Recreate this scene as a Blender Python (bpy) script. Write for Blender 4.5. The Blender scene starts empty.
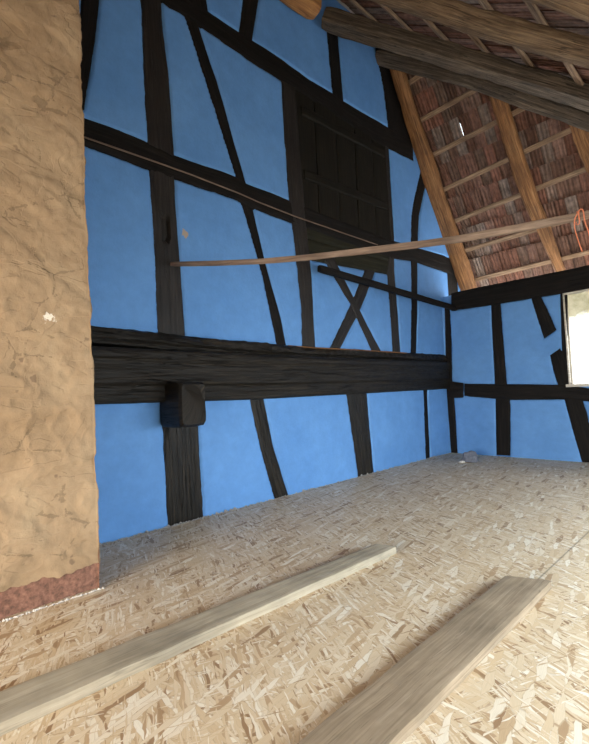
# measured outlines in metres (gable timbers: y,z; knee-wall timbers: x,z; the rest x,y,z)
D = {
 'GT': {
 'far_brace': ([[1.216, 5.7], [1.163, 3.896], [1.128, 3.54], [1.081, 3.224], [1.037, 3.01]], [[1.349, 5.7], [1.287, 4.0], [1.233, 3.557], [1.184, 3.271], [1.152, 3.072]]),
 'main_post': ([[1.602, 5.7], [1.613, 4.263], [1.619, 4.167], [1.627, 3.472], [1.642, 3.007], [1.649, 2.711], [1.674, 2.172], [1.677, 1.5], [1.68, 1.445]], [[1.789, 5.7], [1.789, 4.371], [1.789, 4.097], [1.836, 3.627], [1.859, 3.001], [1.855, 2.606], [1.871, 2.293], [1.891, 1.85], [1.906, 1.505], [1.908, 1.44]]),
 'diag': ([[1.99, 4.308], [2.017, 4.252], [2.255, 3.634], [2.5, 2.996], [2.536, 2.789], [2.747, 2.215], [2.921, 1.446], [2.925, 1.407]], [[2.109, 4.331], [2.136, 4.256], [2.316, 3.823], [2.614, 2.954], [2.677, 2.759], [2.809, 2.225], [2.977, 1.745], [3.04, 1.431], [3.045, 1.401]]),
 'stub': ([[1.975, 5.7], [2.036, 4.505], [2.07, 4.363]], [[2.198, 5.7], [2.232, 4.606], [2.251, 4.431]]),
 'up_strut': ([[2.709, 5.7], [2.682, 4.85], [2.667, 4.791], [2.601, 4.395]], [[2.905, 5.7], [2.876, 4.967], [2.86, 4.905], [2.754, 4.427]]),
 'up_strut2': ([[3.879, 5.271], [3.942, 4.442], [3.956, 4.389]], [[4.093, 5.293], [4.138, 4.406], [4.145, 4.385]]),
 'edge_strut': ([[4.828, 5.507], [5.004, 4.968], [5.07, 4.421]], [[5.236, 5.721], [5.524, 5.1], [5.726, 4.495]]),
 'rail1': ([[0.35, 4.399], [1.703, 4.419], [2.004, 4.414], [2.246, 4.428], [2.614, 4.422], [2.81, 4.426], [3.129, 4.432], [3.541, 4.4], [3.942, 4.43], [4.138, 4.406], [5.073, 4.449], [5.566, 4.48], [5.671, 4.475]], [[0.35, 4.223], [1.663, 4.243], [1.794, 4.245], [2.066, 4.253], [2.432, 4.229], [2.811, 4.203], [3.13, 4.199], [3.56, 4.205], [4.066, 4.183], [4.932, 4.154], [5.538, 4.197], [5.669, 4.197]]),
 'rail2': ([[1.103, 3.009], [1.151, 3.006], [1.418, 3.012], [1.625, 3.001], [1.858, 2.976], [2.477, 2.989], [2.614, 2.954], [3.046, 2.957], [3.212, 2.939], [3.975, 2.93], [5.001, 2.906], [5.619, 2.932], [6.396, 2.958], [6.816, 2.937]], [[1.113, 2.816], [1.16, 2.812], [1.413, 2.809], [1.651, 2.784], [1.852, 2.781], [2.412, 2.783], [2.676, 2.74], [3.033, 2.739], [3.227, 2.723], [3.958, 2.705], [5.003, 2.681], [5.52, 2.73], [6.431, 2.717], [6.787, 2.708]]),
 'hatch_post': ([[3.13, 4.199], [3.142, 3.443], [3.17, 2.96], [3.225, 2.44], [3.275, 1.843], [3.266, 1.459], [3.264, 1.428]], [[3.317, 4.208], [3.348, 3.514], [3.377, 3.015], [3.419, 2.487], [3.443, 2.148], [3.445, 1.466], [3.442, 1.424]]),
 'right_post': ([[4.974, 4.371], [4.979, 3.915], [4.982, 3.447], [5.001, 2.906], [4.845, 2.433], [4.888, 1.921], [4.888, 1.433], [4.885, 1.394]], [[5.042, 4.37], [5.049, 3.938], [5.053, 3.466], [5.06, 2.918], [5.033, 2.501], [5.061, 1.936], [5.072, 1.438], [5.069, 1.398]]),
 'xa': ([[3.677, 2.447], [3.674, 2.407], [4.083, 1.979], [4.463, 1.439], [4.48, 1.409]], [[3.855, 2.478], [3.852, 2.438], [4.239, 1.936], [4.639, 1.444], [4.647, 1.413]]),
 'xb': ([[4.611, 2.461], [4.586, 2.407], [4.288, 1.953], [3.867, 1.46], [3.848, 1.437]], [[4.407, 2.453], [4.383, 2.4], [4.081, 1.956], [3.698, 1.454], [3.68, 1.432]]),
 'curved': ([[5.883, 4.164], [5.539, 3.426], [5.483, 3.004], [5.39, 1.951], [5.324, 1.418], [5.32, 1.377]], [[6.082, 4.167], [5.736, 3.418], [5.646, 2.937], [5.556, 2.063], [5.451, 1.421], [5.447, 1.38]]),
 'corner_up': ([[6.481, 2.88], [6.475, 2.291], [6.483, 1.829], [6.418, 1.43]], [[6.816, 2.937], [6.803, 2.295], [6.58, 1.836], [6.514, 1.432]]),
 'low_post': ([[1.685, 0.976], [1.695, 0.743], [1.707, 0.356], [1.712, 0.018], [1.713, -0.013]], [[1.997, 0.962], [1.999, 0.757], [2.008, 0.387], [2.021, 0.002], [2.022, -0.03]]),
 'low_brace': ([[2.558, 0.974], [2.562, 0.928], [2.668, 0.47], [2.803, 0.014], [2.819, -0.036]], [[2.701, 0.987], [2.716, 0.93], [2.805, 0.501], [2.976, -0.0], [2.993, -0.051]]),
 'low_post2': ([[3.928, 0.988], [3.932, 0.938], [4.004, 0.477], [4.068, -0.005], [4.075, -0.051]], [[4.307, 1.001], [4.303, 0.954], [4.334, 0.503], [4.36, -0.005], [4.364, -0.053]]),
 'low_slim': ([[5.599, 0.967], [5.593, 0.912], [5.561, -0.03]], [[5.706, 0.964], [5.689, 0.909], [5.665, -0.031]]),
},
 'HATCH': [[3.274, 4.233], [5.045, 4.398], [5.034, 2.766], [3.278, 2.851]],
 'HATCH2': [[3.337, 2.844], [4.991, 2.798], [4.959, 2.45], [3.428, 2.381]],
 'LATH': [[1.14, 2.863], [1.618, 2.862], [1.989, 2.858], [2.509, 2.838], [2.745, 2.817], [3.236, 2.796], [3.917, 2.789], [4.667, 2.783]],
 'LATH2': [[3.023, 1.428], [3.318, 1.413], [3.947, 1.405], [4.707, 1.396], [5.139, 1.39]],
 'DRAIL': [[-3.045, 3.358, 2.233], [-3.045, 4.411, 2.193], [-3.025, 6.297, 2.099]],
 'KT': {
 'plate': ([[-3.055, 2.318], [-2.712, 2.33], [-1.988, 2.328], [-1.333, 2.332], [-0.846, 2.332]], [[-3.07, 2.078], [-2.504, 2.07], [-1.992, 2.068], [-1.635, 2.066], [-1.349, 2.072], [-0.862, 2.077]]),
 'kpost': ([[-2.5, 2.162], [-2.512, 1.859], [-2.522, 0.815], [-2.558, 0.012]], [[-2.385, 2.168], [-2.386, 1.841], [-2.374, 0.96], [-2.34, 0.771], [-2.387, 0.017]]),
 'kbrace': ([[-1.995, 2.123], [-1.988, 2.048], [-1.872, 1.531]], [[-1.876, 2.126], [-1.88, 2.058], [-1.805, 1.845], [-1.735, 1.621]]),
 'kbrace2': ([[-1.816, 1.315], [-1.789, 1.099], [-1.745, 0.91]], [[-1.705, 1.386], [-1.649, 1.214], [-1.614, 0.905]]),
 'kbrace3': ([[-1.696, 0.809], [-1.624, 0.381], [-1.542, -0.006], [-1.538, -0.017]], [[-1.514, 0.793], [-1.474, 0.6], [-1.431, 0.292], [-1.399, 0.0]]),
 'kcorner': ([[-3.274, 0.981], [-3.251, 0.831], [-3.219, 0.33], [-3.213, -0.079]], [[-3.133, 0.975], [-3.127, 0.814], [-3.126, 0.333], [-3.128, -0.072]]),
 'kcorner2': ([[-3.187, 2.136], [-3.224, 1.008]], [[-3.116, 2.124], [-3.119, 1.577], [-3.146, 1.005]]),
 'kwin': ([[-1.656, 2.097], [-1.676, 1.489], [-1.694, 0.932]], [[-1.593, 2.122], [-1.622, 1.483], [-1.64, 0.918]]),
 'kstub': ([[-3.206, 1.045], [-3.083, 1.024], [-2.971, 1.005]], [[-3.22, 0.831], [-3.097, 0.806], [-2.983, 0.811]]),
 'krail': ([[-2.957, 0.997], [-2.539, 0.974], [-1.677, 0.929], [-1.427, 0.874], [-0.939, 0.858]], [[-2.967, 0.832], [-2.367, 0.763], [-1.721, 0.76], [-1.435, 0.731], [-0.948, 0.713]]),
},
 'nA': [0.0, 0.8403, 0.54213],
 'nB': [0.59539, -0.0, 0.80344],
 'P0': [0, 6.856, 2.47],
 'H0': [-3.112, 4.983, 5.372],
 'H1': [-1.164, 5.915, 3.929],
 'RAFT': [[[-3.115, 6.857, 2.468, 0.254], [-3.142, 6.061, 3.702, 0.286], [-3.104, 5.125, 5.153, 0.158]], [[-1.82, 6.851, 2.478, 0.116], [-1.951, 6.284, 3.356, 0.203], [-2.029, 5.613, 4.397, 0.159]], [[-1.203, 6.221, 3.455, 0.178], [-1.264, 6.037, 3.74, 0.179], [-1.312, 5.771, 4.151, 0.142]]],
 'BATA': [[[-3.074, 5.874, 4.269], [-1.85, 5.837, 4.327]], [[-3.059, 6.147, 3.846], [-2.122, 6.111, 3.901], [-1.479, 6.08, 3.949]], [[-3.03, 6.41, 3.438], [-2.081, 6.382, 3.481], [-1.348, 6.345, 3.539]], [[-3.053, 6.668, 3.037], [-1.982, 6.652, 3.063]], [[-3.028, 6.938, 2.62], [-1.966, 6.927, 2.636], [-1.467, 6.911, 2.662]]],
 'BATB': [[-1.877, 4.011, 4.632], [-2.634, 4.569, 5.193], [-2.26, 4.729, 4.915], [-1.533, 4.004, 4.377], [-1.908, 4.88, 4.655], [-1.134, 3.912, 4.081], [-1.076, 4.367, 4.038], [-1.485, 4.969, 4.341], [-0.905, 4.635, 3.911]],
 'L': [[-3.23, 4.904, 5.348], [-2.225, 5.33, 4.688], [-1.155, 5.859, 3.868], [-0.299, 6.28, 3.215]],
 'M': [[-3.125, 3.72, 5.128], [-1.077, 5.541, 3.955], [-0.361, 6.179, 3.544]],
 'U': [[-2.802, 3.016, 4.993], [-1.901, 3.405, 4.326], [-1.507, 3.625, 4.034], [-1.267, 3.749, 3.856], [-0.758, 4.007, 3.479], [-0.375, 4.203, 3.195]],
 'T': [[-1.134, 2.834, 3.758], [-0.787, 3.096, 3.501], [-0.592, 3.241, 3.356], [-0.286, 3.439, 3.129]],
 'POLE': [[-3.205, 1.787, 2.054], [-2.744, 1.889, 1.967], [-2.338, 1.98, 1.9], [-1.969, 2.062, 1.851], [-1.491, 2.169, 1.802], [-1.209, 2.232, 1.774], [-1.05, 2.267, 1.76], [-0.774, 2.329, 1.751], [-0.497, 2.39, 1.745], [-0.282, 2.438, 1.761]],
 'TW': [[-0.559, 2.377, 1.731], [-0.537, 2.382, 1.576], [-0.522, 2.385, 1.768], [-0.506, 2.388, 1.653], [-0.542, 2.38, 1.745]],
 'B1': [[-1.709, 2.282, 0.045], [-1.581, 2.316, 0.045], [-1.635, 0.299, 0.045], [-1.828, 0.336, 0.045]],
 'B2': [[-0.943, 2.312, 0.04], [-0.758, 2.39, 0.04], [-0.758, 1.04, 0.04], [-0.943, 0.869, 0.04]],
 'CH': [[-2.504, 0.474, 0.114], [-2.504, 0.655, 0.116], [-2.504, 0.771, 0.129], [-2.504, 0.911, 0.154], [-2.504, 0.876, 3.222], [-2.504, 0.918, 0.0]],
 'CAM': [[0.693689, 0.060637, 0.717718], [0.718975, 0.001545, -0.695035], [-0.043254, 0.998159, -0.042525]],
 'SLIT': [[-2.679, 5.543, 4.856], [-2.557, 5.809, 4.443]],
 'WIN': [[-1.594, 2.11], [-1.656, 0.919]],
}
import bpy, math, random
import numpy as np
from mathutils import Vector, noise, Matrix
C = bpy.context.scene.collection
GX, KY = -3.245, 6.25
random.seed(7)

# ------------------------------------------------------------ node helpers
class NT:
    def __init__(s, name):
        s.m = bpy.data.materials.new(name); s.m.use_nodes = True
        s.t = s.m.node_tree; s.t.nodes.clear()
        s.out = s.n('ShaderNodeOutputMaterial'); s.b = s.n('ShaderNodeBsdfPrincipled')
        s.l(s.b.outputs[0], s.out.inputs[0])
    def n(s, k, **kw):
        x = s.t.nodes.new(k)
        for a, v in kw.items():
            if a.startswith('i_'):
                x.inputs[a[2:].replace('_', ' ')].default_value = v
            else: setattr(x, a, v)
        return x
    def l(s, a, b): s.t.links.new(a, b)
    def coord(s, out='Object'): return s.n('ShaderNodeTexCoord').outputs[out]
    def mapv(s, v, scale=(1,1,1), rot=(0,0,0), loc=(0,0,0)):
        m = s.n('ShaderNodeMapping'); m.inputs['Scale'].default_value = scale
        m.inputs['Rotation'].default_value = rot; m.inputs['Location'].default_value = loc
        s.l(v, m.inputs['Vector']); return m.outputs[0]
    def noise(s, v, scale, detail=4, rough=.55, dist=0, out=0, dim='3D'):
        x = s.n('ShaderNodeTexNoise', noise_dimensions=dim); x.inputs['Scale'].default_value = scale
        x.inputs['Detail'].default_value = detail; x.inputs['Roughness'].default_value = rough
        x.inputs['Distortion'].default_value = dist; s.l(v, x.inputs['Vector']); return x.outputs[out]
    def vor(s, v, scale, feature='F1', dim='3D', rnd=1.0):
        x = s.n('ShaderNodeTexVoronoi', feature=feature, voronoi_dimensions=dim)
        x.inputs['Scale'].default_value = scale; x.inputs['Randomness'].default_value = rnd
        s.l(v, x.inputs['Vector']); return x
    def ramp(s, f, stops, interp='LINEAR'):
        x = s.n('ShaderNodeValToRGB'); r = x.color_ramp; r.interpolation = interp
        while len(r.elements) < len(stops): r.elements.new(.5)
        for e, (p, c) in zip(r.elements, stops):
            e.position = p; e.color = (c, c, c, 1) if not hasattr(c, '__len__') else (*c, 1)
        s.l(f, x.inputs[0]); return x.outputs[0]
    def mix(s, f, a, b, mode='MIX'):
        x = s.n('ShaderNodeMix', data_type='RGBA', blend_type=mode)
        for v, i in ((f, 0), (a, 6), (b, 7)):
            if hasattr(v, 'is_linked') or hasattr(v, 'links'): s.l(v, x.inputs[i])
            else: x.inputs[i].default_value = v if i == 0 else (*v, 1)
        return x.outputs[2]
    def math(s, op, a, b=0, c=0):
        x = s.n('ShaderNodeMath', operation=op)
        for i, v in enumerate((a, b, c)):
            if hasattr(v, 'links'): s.l(v, x.inputs[i])
            else: x.inputs[i].default_value = v
        return x.outputs[0]
    def bump(s, h, strength=.5, dist=.01, normal=None):
        x = s.n('ShaderNodeBump'); x.inputs['Strength'].default_value = strength; x.inputs['Distance'].default_value = dist
        s.l(h, x.inputs['Height'])
        if normal is not None: s.l(normal, x.inputs['Normal'])
        return x.outputs[0]
    def fin(s, col=None, rough=None, normal=None, spec=None):
        for v, k in ((col, 'Base Color'), (rough, 'Roughness'), (normal, 'Normal'), (spec, 'Specular IOR Level')):
            if v is None: continue
            if hasattr(v, 'links'): s.l(v, s.b.inputs[k])
            else: s.b.inputs[k].default_value = (*v, 1) if hasattr(v, '__len__') else v
        return s.m

def wood(name, dark, mid, light, rough=.7, bstr=.6, bdist=.006, cracks=.5, spec=.4, streak=1.0):
    t = NT(name)
    uv = t.coord('UV'); oi = t.n('ShaderNodeObjectInfo').outputs['Random']
    off = t.math('MULTIPLY', oi, 37.0); cmb = t.n('ShaderNodeCombineXYZ'); t.l(off, cmb.inputs[0]); t.l(off, cmb.inputs[1])
    add = t.n('ShaderNodeVectorMath', operation='ADD'); t.l(uv, add.inputs[0]); t.l(cmb.outputs[0], add.inputs[1])
    v = add.outputs[0]
    g1 = t.noise(t.mapv(v, (1.3, 30, 1)), 1.6, 6, .65, .6)
    g2 = t.noise(t.mapv(v, (6, 140, 1)), 1.0, 4, .6, .3)
    blot = t.noise(v, 3.0, 4, .6)
    a = t.ramp(g1, [(.30, dark), (.52, mid), (.75, light)])
    b = t.ramp(g2, [(.3, .55), (.7, 1.25)])
    col = t.mix(.8 * streak, a, b, 'MULTIPLY')
    col = t.mix(.7, col, t.ramp(blot, [(.3, .6), (.7, 1.3)]), 'MULTIPLY')
    crk = t.noise(t.mapv(v, (.55, 17, 1)), 1.7, 3, .5, .8)
    cm = t.ramp(t.math('ABSOLUTE', t.math('SUBTRACT', crk, .5)), [(0, 0), (.012, 1)])
    col = t.mix(cracks, col, t.mix(1.0, col, cm, 'MULTIPLY'))
    h = t.math('ADD', t.math('MULTIPLY', g1, .6), t.math('MULTIPLY', g2, .25))
    h = t.math('ADD', h, t.math('MULTIPLY', cm, .5 * cracks))
    return t.fin(col, rough, t.bump(h, bstr, bdist), spec)

def plain(name, col, rough=.8, nscale=20, var=.25, bstr=.3, bdist=.003):
    t = NT(name); v = t.coord(); n = t.noise(v, nscale, 5, .6)
    c = t.mix(1.0, col, t.ramp(n, [(.3, 1 - var), (.7, 1 + var)]), 'MULTIPLY')
    return t.fin(c, rough, t.bump(n, bstr, bdist))

M = {}
M['black_wood'] = wood('blackened_oak', (.004, .0033, .0027), (.009, .007, .0055), (.021, .015, .011), .75, .8, .008, .7, .2)
M['post_wood'] = wood('dark_oak', (.008, .0065, .0055), (.019, .015, .012), (.042, .034, .028), .6, .9, .008, .7)
M['great_wood'] = wood('great_beam_oak', (.005, .0037, .0022), (.016, .012, .0075), (.050, .037, .023), .48, 1.0, .016, .9, .25, .6)
M['hatch_wood'] = wood('hatch_boards', (.005, .004, .003), (.011, .009, .005), (.022, .017, .010), .75, .6, .006, .4, .2)
M['olive_wood'] = wood('olive_board', (.012, .012, .006), (.022, .021, .011), (.040, .036, .018), .75, .6, .006, .4, .2)
M['rafter_wood'] = wood('rafter_pine', (.095, .038, .012), (.30, .135, .046), (.46, .25, .10), .7, .9, .01, .5)
M['hip_wood'] = wood('old_grey_oak', (.035, .023, .014), (.115, .082, .053), (.24, .18, .12), .75, 1.0, .015, .9)
M['log_wood'] = wood('brown_log', (.08, .045, .022), (.22, .14, .075), (.40, .28, .16), .72, 1.0, .015, .7)
M['orange_wood'] = wood('orange_log', (.18, .07, .02), (.38, .17, .05), (.5, .26, .09), .7, .6, .01, .3)
M['batten_wood'] = wood('roof_batten_pine', (.14, .08, .045), (.30, .19, .11), (.46, .32, .2), .8, .5, .004, .3)
M['pole_wood'] = wood('lath_wood', (.12, .075, .052), (.2, .14, .10), (.32, .24, .18), .75, .5, .004, .3)
M['board_pale'] = wood('weathered_pale_board', (.31, .265, .185), (.385, .33, .24), (.46, .40, .30), .8, .4, .002, .25, .3, .22)
M['board_brown'] = wood('weathered_brown_board', (.22, .16, .10), (.30, .225, .145), (.39, .30, .205), .8, .4, .002, .3, .3, .25)
M['window_wood'] = wood('window_frame_paint', (.5, .45, .36), (.68, .63, .53), (.78, .74, .66), .6, .2, .002, .1)

def m_blue():
    t = NT('blue_limewash'); v = t.coord()
    n = t.noise(v, 1.7, 5, .6); n2 = t.noise(v, 9, 6, .7); f = t.noise(v, 90, 4, .7)
    col = t.ramp(n, [(.3, (.102, .258, .55)), (.7, (.135, .315, .63))])
    col = t.mix(.35, col, t.ramp(n2, [(.35, .82), (.65, 1.12)]), 'MULTIPLY')
    # chipped patch beside the tall post
    d = t.n('ShaderNodeVectorMath', operation='DISTANCE'); t.l(v, d.inputs[0]); d.inputs[1].default_value = (GX + .012, 1.935, 2.34)
    dd = t.math('ADD', d.outputs['Value'], t.math('MULTIPLY', t.math('SUBTRACT', t.noise(v, 45, 3), .5), .07))
    col = t.mix(t.ramp(dd, [(.028, 1), (.034, 0)]), col, (.42, .33, .25))
    h = t.math('ADD', t.math('MULTIPLY', n2, .6), t.math('MULTIPLY', t.noise(v, 40, 3, .6), .55))
    return t.fin(col, .72, t.bump(h, .55, .008), .3)
M['blue'] = m_blue()

def m_osb():
    t = NT('osb_board'); v = t.coord()
    w = t.n('ShaderNodeVectorMath', operation='MULTIPLY_ADD')
    t.l(t.noise(v, 14, 2, .5, 0, 1), w.inputs[0]); w.inputs[1].default_value = (.022, .022, 0); t.l(v, w.inputs[2]); v2 = w.outputs[0]
    col = t.ramp(t.noise(v, 30, 4), [(.3, (.42, .29, .17)), (.7, (.62, .46, .30))]); hgt = None
    rnd = random.Random(3)
    specs = [(8 + i * 15 + rnd.uniform(-6, 6), rnd.uniform(.09, .17), rnd.uniform(.011, .025)) for i in range(12)]
    rnd.shuffle(specs)
    specs += [(25, .05, .004), (115, .045, .004)]
    for i, (ang, L, W) in enumerate(specs):
        mv = t.mapv(v2, (1, 1, 1), (0, 0, math.radians(ang)), (i * 3.1, i * 1.7, 0))
        mv = t.mapv(mv, (1 / L, 1 / W, 1))
        vo = t.vor(mv, 1.0, 'F1', '2D', 1.0)
        sep = t.n('ShaderNodeSeparateColor'); t.l(vo.outputs['Color'], sep.inputs[0])
        ed = t.vor(mv, 1.0, 'DISTANCE_TO_EDGE', '2D', 1.0).outputs['Distance']
        on = t.math('GREATER_THAN', sep.outputs[0], .62 if W > .005 else .93)
        fl = t.math('MULTIPLY', on, t.ramp(ed, [(.015, 0), (.07, 1)]))
        gr = t.noise(t.mapv(mv, (1, 7, 1)), 2.0, 3, .6)
        fc = t.ramp(sep.outputs[1], [(0, (.27, .155, .075)), (.09, (.45, .30, .165)), (.25, (.60, .445, .27)), (.72, (.68, .545, .37)), (1, (.80, .72, .58))])
        fc = t.mix(.45, fc, t.ramp(gr, [(.3, .72), (.7, 1.18)]), 'MULTIPLY')
        rim = t.math('MULTIPLY', on, t.math('LESS_THAN', ed, .05))
        col = t.mix(t.math('MULTIPLY', rim, .35), col, (.36, .25, .15))
        col = t.mix(fl, col, fc)
        hh = t.math('MULTIPLY', fl, t.math('ADD', .4, sep.outputs[2]))
        hgt = hh if hgt is None else t.mix(fl, hgt, hh)
    sx = t.n('ShaderNodeSeparateXYZ'); t.l(v, sx.inputs[0])
    seam = None
    for axis, p0, per in ((0, .84 + 12.5, 2.5),):
        m = t.math('MODULO', t.math('ADD', sx.outputs[axis], p0), per)
        s = t.math('MINIMUM', m, t.math('SUBTRACT', per, m))
        seam = s if seam is None else t.math('MINIMUM', seam, s)
    sm = t.ramp(seam, [(.002, .35), (.005, 1)])
    col = t.mix(1.0, col, sm, 'MULTIPLY')
    return t.fin(col, .55, t.bump(hgt, .15, .002), .4)
M['osb'] = m_osb()

def m_tile():
    t = NT('clay_roof_tile'); v = t.coord(); uv = t.coord('UV')
    r = t.n('ShaderNodeNewGeometry').outputs['Random Per Island']
    col = t.ramp(r, [(0, (.10, .055, .038)), (.25, (.19, .085, .055)), (.45, (.14, .09, .065)), (.65, (.24, .11, .075)), (.85, (.19, .13, .10)), (1, (.24, .18, .145))])
    n = t.noise(v, 16, 5, .65); s = t.noise(t.mapv(uv, (2, 38, 1)), 1.0, 3, .6)
    su = t.n('ShaderNodeSeparateXYZ'); t.l(uv, su.inputs[0]); loc = t.math('MODULO', t.math('ADD', su.outputs[1], 10.0), 10.0)
    rib = t.math('COSINE', t.math('MULTIPLY', loc, 2 * math.pi * 3 / .133)); jn = t.ramp(t.math('MULTIPLY', t.math('MINIMUM', loc, t.math('SUBTRACT', .133, loc)), 10.0), [(.02, .45), (.09, 1)])
    col = t.mix(.9, col, t.ramp(n, [(.3, .55), (.7, 1.45)]), 'MULTIPLY')
    col = t.mix(.6, col, t.ramp(s, [(.35, .6), (.65, 1.35)]), 'MULTIPLY')
    col = t.mix(.9, col, jn, 'MULTIPLY')
    h = t.math('ADD', t.math('ADD', n, t.math('MULTIPLY', s, 1.3)), t.math('MULTIPLY', rib, .55))
    return t.fin(col, .9, t.bump(h, .9, .012), .2)
M['tile'] = m_tile()

def m_chim():
    t = NT('rough_tan_plaster'); v = t.coord()
    n = t.noise(v, 2.2, 5, .6, .6); n2 = t.noise(v, 14, 6, .7); n3 = t.noise(v, 60, 5, .7)
    col = t.ramp(n, [(.25, (.285, .19, .105)), (.5, (.36, .25, .147)), (.75, (.43, .315, .19))])
    col = t.mix(.5, col, t.ramp(n2, [(.3, .75), (.7, 1.15)]), 'MULTIPLY')
    trow = t.noise(t.mapv(v, (1, 1.0, 1.7), (.3, 0, 0)), 3.2, 3, .5, .7)
    step = t.ramp(trow, [(.44, 0), (.455, 1), (.58, 1), (.60, .35), (.7, .35), (.71, .8)])
    cr = t.vor(t.mapv(v, (1, 1, 1.3)), 4, 'DISTANCE_TO_EDGE').outputs['Distance']
    cr = t.math('ADD', cr, t.math('MULTIPLY', t.math('SUBTRACT', n2, .5), .25))
    crm = t.ramp(cr, [(0, 0), (.015, 1)]); gate = t.ramp(t.noise(v, 5, 2), [(.5, 1), (.58, 0)])
    crm = t.math('MAXIMUM', crm, gate); crm = t.math('MAXIMUM', crm, .55)
    col = t.mix(.55, col, t.mix(1.0, col, crm, 'MULTIPLY'))
    # a few dark pits and one pale scuff
    pit = t.ramp(t.noise(v, 17, 2, .4), [(.71, 0), (.76, 1)])
    col = t.mix(t.math('MULTIPLY', pit, .6), col, (.12, .075, .05))
    d = t.n('ShaderNodeVectorMath', operation='DISTANCE'); t.l(t.mapv(v, (1, .6, 1)), d.inputs[0]); d.inputs[1].default_value = (-2.504, .42, 1.43)
    dd = t.math('ADD', d.outputs['Value'], t.math('MULTIPLY', t.math('SUBTRACT', t.noise(v, 60, 3), .5), .09))
    col = t.mix(t.ramp(dd, [(.012, 1), (.018, 0)]), col, (.75, .68, .56))
    h = t.math('ADD', t.math('MULTIPLY', step, .22), t.math('MULTIPLY', n2, .5))
    h = t.math('ADD', h, t.math('MULTIPLY', n3, .22)); h = t.math('ADD', h, t.math('MULTIPLY', crm, .35))
    return t.fin(col, .85, t.bump(h, .7, .014), .25)
M['chim'] = m_chim()
M['brick'] = plain('red_brick_render', (.19, .092, .06), .9, 45, .5, .8, .006)
M['crumb'] = plain('white_mortar', (.62, .58, .52), .9, 60, .2)
M['greycrumb'] = plain('grey_plaster_crumb', (.36, .34, .32), .9, 60, .3)
M['lump'] = plain('grey_rubble', (.13, .14, .17), .8, 30, .3, .5, .006)
M['chip'] = plain('pale_plaster_chip', (.7, .67, .62), .8, 60, .1)
M['twine'] = plain('orange_twine', (.55, .17, .08), .7, 200, .2)
M['outer'] = plain('whitewash', (.55, .50, .43), .9, 6, .12)
M['nail'] = plain('rusty_iron', (.05, .03, .02), .6, 80, .3)

def m_pane():
    t = NT('mottled_window_glass'); v = t.coord()
    t.t.nodes.remove(t.b)
    tr = t.n('ShaderNodeBsdfTransparent'); gl = t.n('ShaderNodeBsdfGlossy'); gl.inputs['Roughness'].default_value = .08
    m1 = t.n('ShaderNodeMixShader'); m1.inputs[0].default_value = .05; t.l(tr.outputs[0], m1.inputs[1]); t.l(gl.outputs[0], m1.inputs[2])
    df = t.n('ShaderNodeBsdfTranslucent'); d2 = t.n('ShaderNodeBsdfDiffuse')
    n = t.noise(v, 9, 5, .65); c = t.ramp(n, [(.3, (.40, .37, .25)), (.7, (.72, .68, .55))]); t.l(c, df.inputs[0]); t.l(c, d2.inputs[0])
    m0 = t.n('ShaderNodeMixShader'); m0.inputs[0].default_value = .5; t.l(df.outputs[0], m0.inputs[1]); t.l(d2.outputs[0], m0.inputs[2])
    sp = t.n('ShaderNodeSeparateXYZ'); t.l(v, sp.inputs[0])
    z = t.math('ADD', sp.outputs[2], t.math('MULTIPLY', t.math('SUBTRACT', n, .5), .3))
    f = t.ramp(t.math('SUBTRACT', z, 1.0), [(.62, 0), (.80, .92)])  # clear pane below, mottled cream tint fading in towards the top
    m2 = t.n('ShaderNodeMixShader'); t.l(f, m2.inputs[0]); t.l(m1.outputs[0], m2.inputs[1]); t.l(m0.outputs[0], m2.inputs[2])
    t.l(m2.outputs[0], t.out.inputs[0]); return t.m
M['pane'] = m_pane()

# ------------------------------------------------------------ object helpers
def link(name, verts, faces, mat, parent=None, uvs=None, smooth=True):
    me = bpy.data.meshes.new(name); me.from_pydata([tuple(map(float, v)) for v in verts], [], faces)
    if uvs is not None:
        ul = me.uv_layers.new(name='UVMap')
        li = np.empty(len(me.loops), dtype=np.int32); me.loops.foreach_get('vertex_index', li)
        ul.data.foreach_set('uv', np.asarray(uvs, dtype=np.float32)[li].ravel())
    me.validate(); me.materials.append(M[mat])
    if smooth: me.polygons.foreach_set('use_smooth', [True] * len(me.polygons))
    o = bpy.data.objects.new(name, me); C.objects.link(o)
    if parent: o.parent = parent
    return o
def tag(o, label, cat, group=None, kind=None):
    o['label'] = label
    if cat: o['category'] = cat
    if group: o['group'] = group
    if kind: o['kind'] = kind
    return o
def struct(o, label=None):
    o['kind'] = 'structure'
    if label: o['label'] = label
    return o
def thing(name, loc, label, cat, group=None):
    o = bpy.data.objects.new(name, None); o.empty_display_size = .1; o.location = loc; C.objects.link(o)
    bpy.context.view_layer.update(); return tag(o, label, cat, group)
def adopt(o, p):
    o.parent = p; o.matrix_parent_inverse = Matrix.Translation(-Vector(p.location)); return o

def resample(pts, n):
    p = np.array(pts, float); d = np.r_[0, np.cumsum(np.linalg.norm(np.diff(p, axis=0), axis=1))]
    s = np.linspace(0, d[-1], n); return np.stack([np.interp(s, d, p[:, k]) for k in range(p.shape[1])], 1), d[-1]
gable = lambda a, b, h: (GX + h, a, b)
knee = lambda a, b, h: (a, KY - h, b)

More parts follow.
